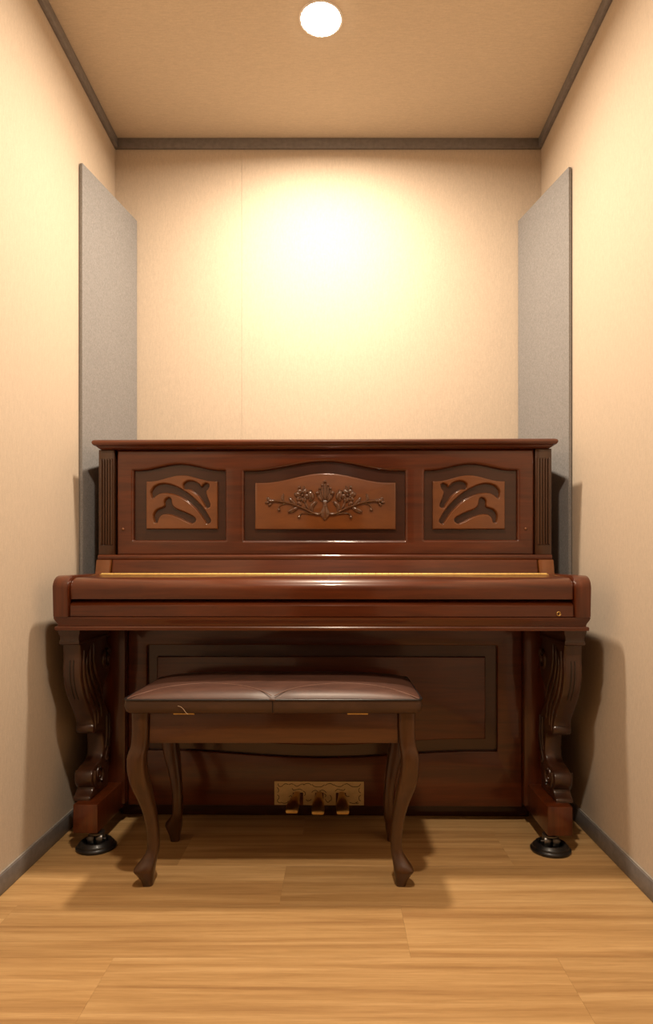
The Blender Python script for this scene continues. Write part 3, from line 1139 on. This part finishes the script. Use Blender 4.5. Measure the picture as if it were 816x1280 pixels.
# two curved stitched seams, from the front tuft to the front corners
for s in (-1, 1):
    P = []
    for k in range(25):
        t_ = k / 24
        x = s * (0.004 + t_ * (HWX - 0.012))
        y = -HWY + 0.006 + 0.095 * math.sin(PI * min(1, t_)) ** 1.15
        P.append(Vector((BX + x, BY + y, dome(x, y) + 0.0004)))
    tube('stitched_seam', P, 0.0011, 'stitch', seat, 6)
P = [Vector((BX, BY - HWY - 0.0022, z)) for z in (ZB0 + 0.004, (ZB0 + ZB1) / 2, ZB1 - 0.002)]
tube('band_seam', P, 0.0010, 'piping', seat, 6)
bm = bmesh.new(); add_ball(bm, (BX, BY - HWY + 0.001, ZB1 + 0.0012), 0.010, 1.2, 0.45, 0.35)
from_bm('tuft_button', bm, 'leather', seat, 60)

# apron
AX, AY = 0.312, 0.150
for y_, nm in ((-1, 'apron'), (1, 'apron')):
    yy = BY + y_ * AY
    box('apron', BX - AX, BX + AX, yy - 0.009, yy + 0.009, 0.366, ZB0 - 0.002, 'bench_wood_x', bench, 0.0015)
for x_ in (-1, 1):
    xx = BX + x_ * (0.334)
    box('apron', xx - 0.009, xx + 0.009, BY - AY + 0.01, BY + AY - 0.01, 0.366, ZB0 - 0.002, 'bench_wood', bench, 0.0015)
box('box_floor', BX - AX, BX + AX, BY - AY + 0.009, BY + AY - 0.009, 0.370, 0.376, 'bench_wood_x', bench, 0.001)

# cabriole legs: (z, offset towards the corner, half width)
LEG = [(ZB0 - 0.001, 0.0, 0.0215), (0.415, 0.0, 0.021), (0.385, 0.001, 0.0205), (0.360, 0.003, 0.0205), (0.338, 0.008, 0.0222), (0.312, 0.0085, 0.0228), (0.285, 0.006, 0.023), (0.255, 0.000, 0.0228), (0.222, -0.008, 0.0195),
       (0.190, -0.015, 0.0172), (0.150, -0.021, 0.0155), (0.110, -0.0235, 0.0147), (0.085, -0.022, 0.0152), (0.066, -0.016, 0.0185), (0.052, -0.010, 0.0222), (0.043, -0.0085, 0.0228), (0.034, -0.0098, 0.0205), (0.020, -0.0115, 0.0165), (0.004, -0.0125, 0.0135), (0.0, -0.0125, 0.0125)]


def bench_leg(sx, sy):
    cx_, cy_ = BX + sx * 0.334, BY + sy * 0.150
    bm = bmesh.new()
    rings = []
    pts = catmull([Vector(p) for p in LEG], 3)
    for z, of, hw in pts:
        x, y = cx_ + sx * of, cy_ + sy * of
        ring = []
        nn = 20
        for k in range(nn):
            a = 2 * PI * k / nn
            c_, s_ = math.cos(a), math.sin(a)
            e = 0.45 if z > 0.3 else (0.45 + 0.25 * min(1, (0.3 - z) / 0.15))
            qx = math.copysign(abs(c_) ** e, c_) * hw
            qy = math.copysign(abs(s_) ** e, s_) * hw
            # toe points towards the corner
            if z < 0.08:
                w_ = max(0.0, (c_ * sx + s_ * sy) / 1.414) * max(0, 1 - abs(z - 0.045) / 0.035)
                qx += sx * 0.006 * w_; qy += sy * 0.006 * w_
            ring.append((x + qx, y + qy, z))
        if sx * sy < 0:
            ring = ring[::1]
        rings.append(ring)
    add_rings(bm, rings)
    return from_bm('leg', bm, 'bench_wood', bench, 50)


for sx in (-1, 1):
    for sy in (-1, 1):
        bench_leg(sx, sy)
# brass hinges between seat and apron
for xp in (230, 447):
    x = (xp - VX) * 1.625 / FPX
    bm = bmesh.new()
    for k in range(5):
        add_lathe(bm, [(0.0028, -0.0047), (0.0028, 0.0047)], (x - 0.0208 + 0.0104 * k, BY - AY - 0.0125, ZB0 - 0.0025), 10, 'X')
    add_box(bm, x - 0.026, x + 0.026, BY - AY - 0.0110, BY - AY - 0.0085, ZB0 - 0.0055, ZB0 - 0.0005, 0)
    o = from_bm('hinge', bm, 'brass_hinge', bench, 40)
    o['label'] = 'small brass hinge'
P = catmull([Vector((BX - 0.213 + dx, BY - HWY - 0.004, z)) for dx, z in ((0.004, 0.444), (-0.002, 0.450), (-0.008, 0.458), (-0.014, 0.463), (-0.021, 0.465))], 5)
o = tube('loose_thread', P, 0.0006, 'thread', seat, 5)
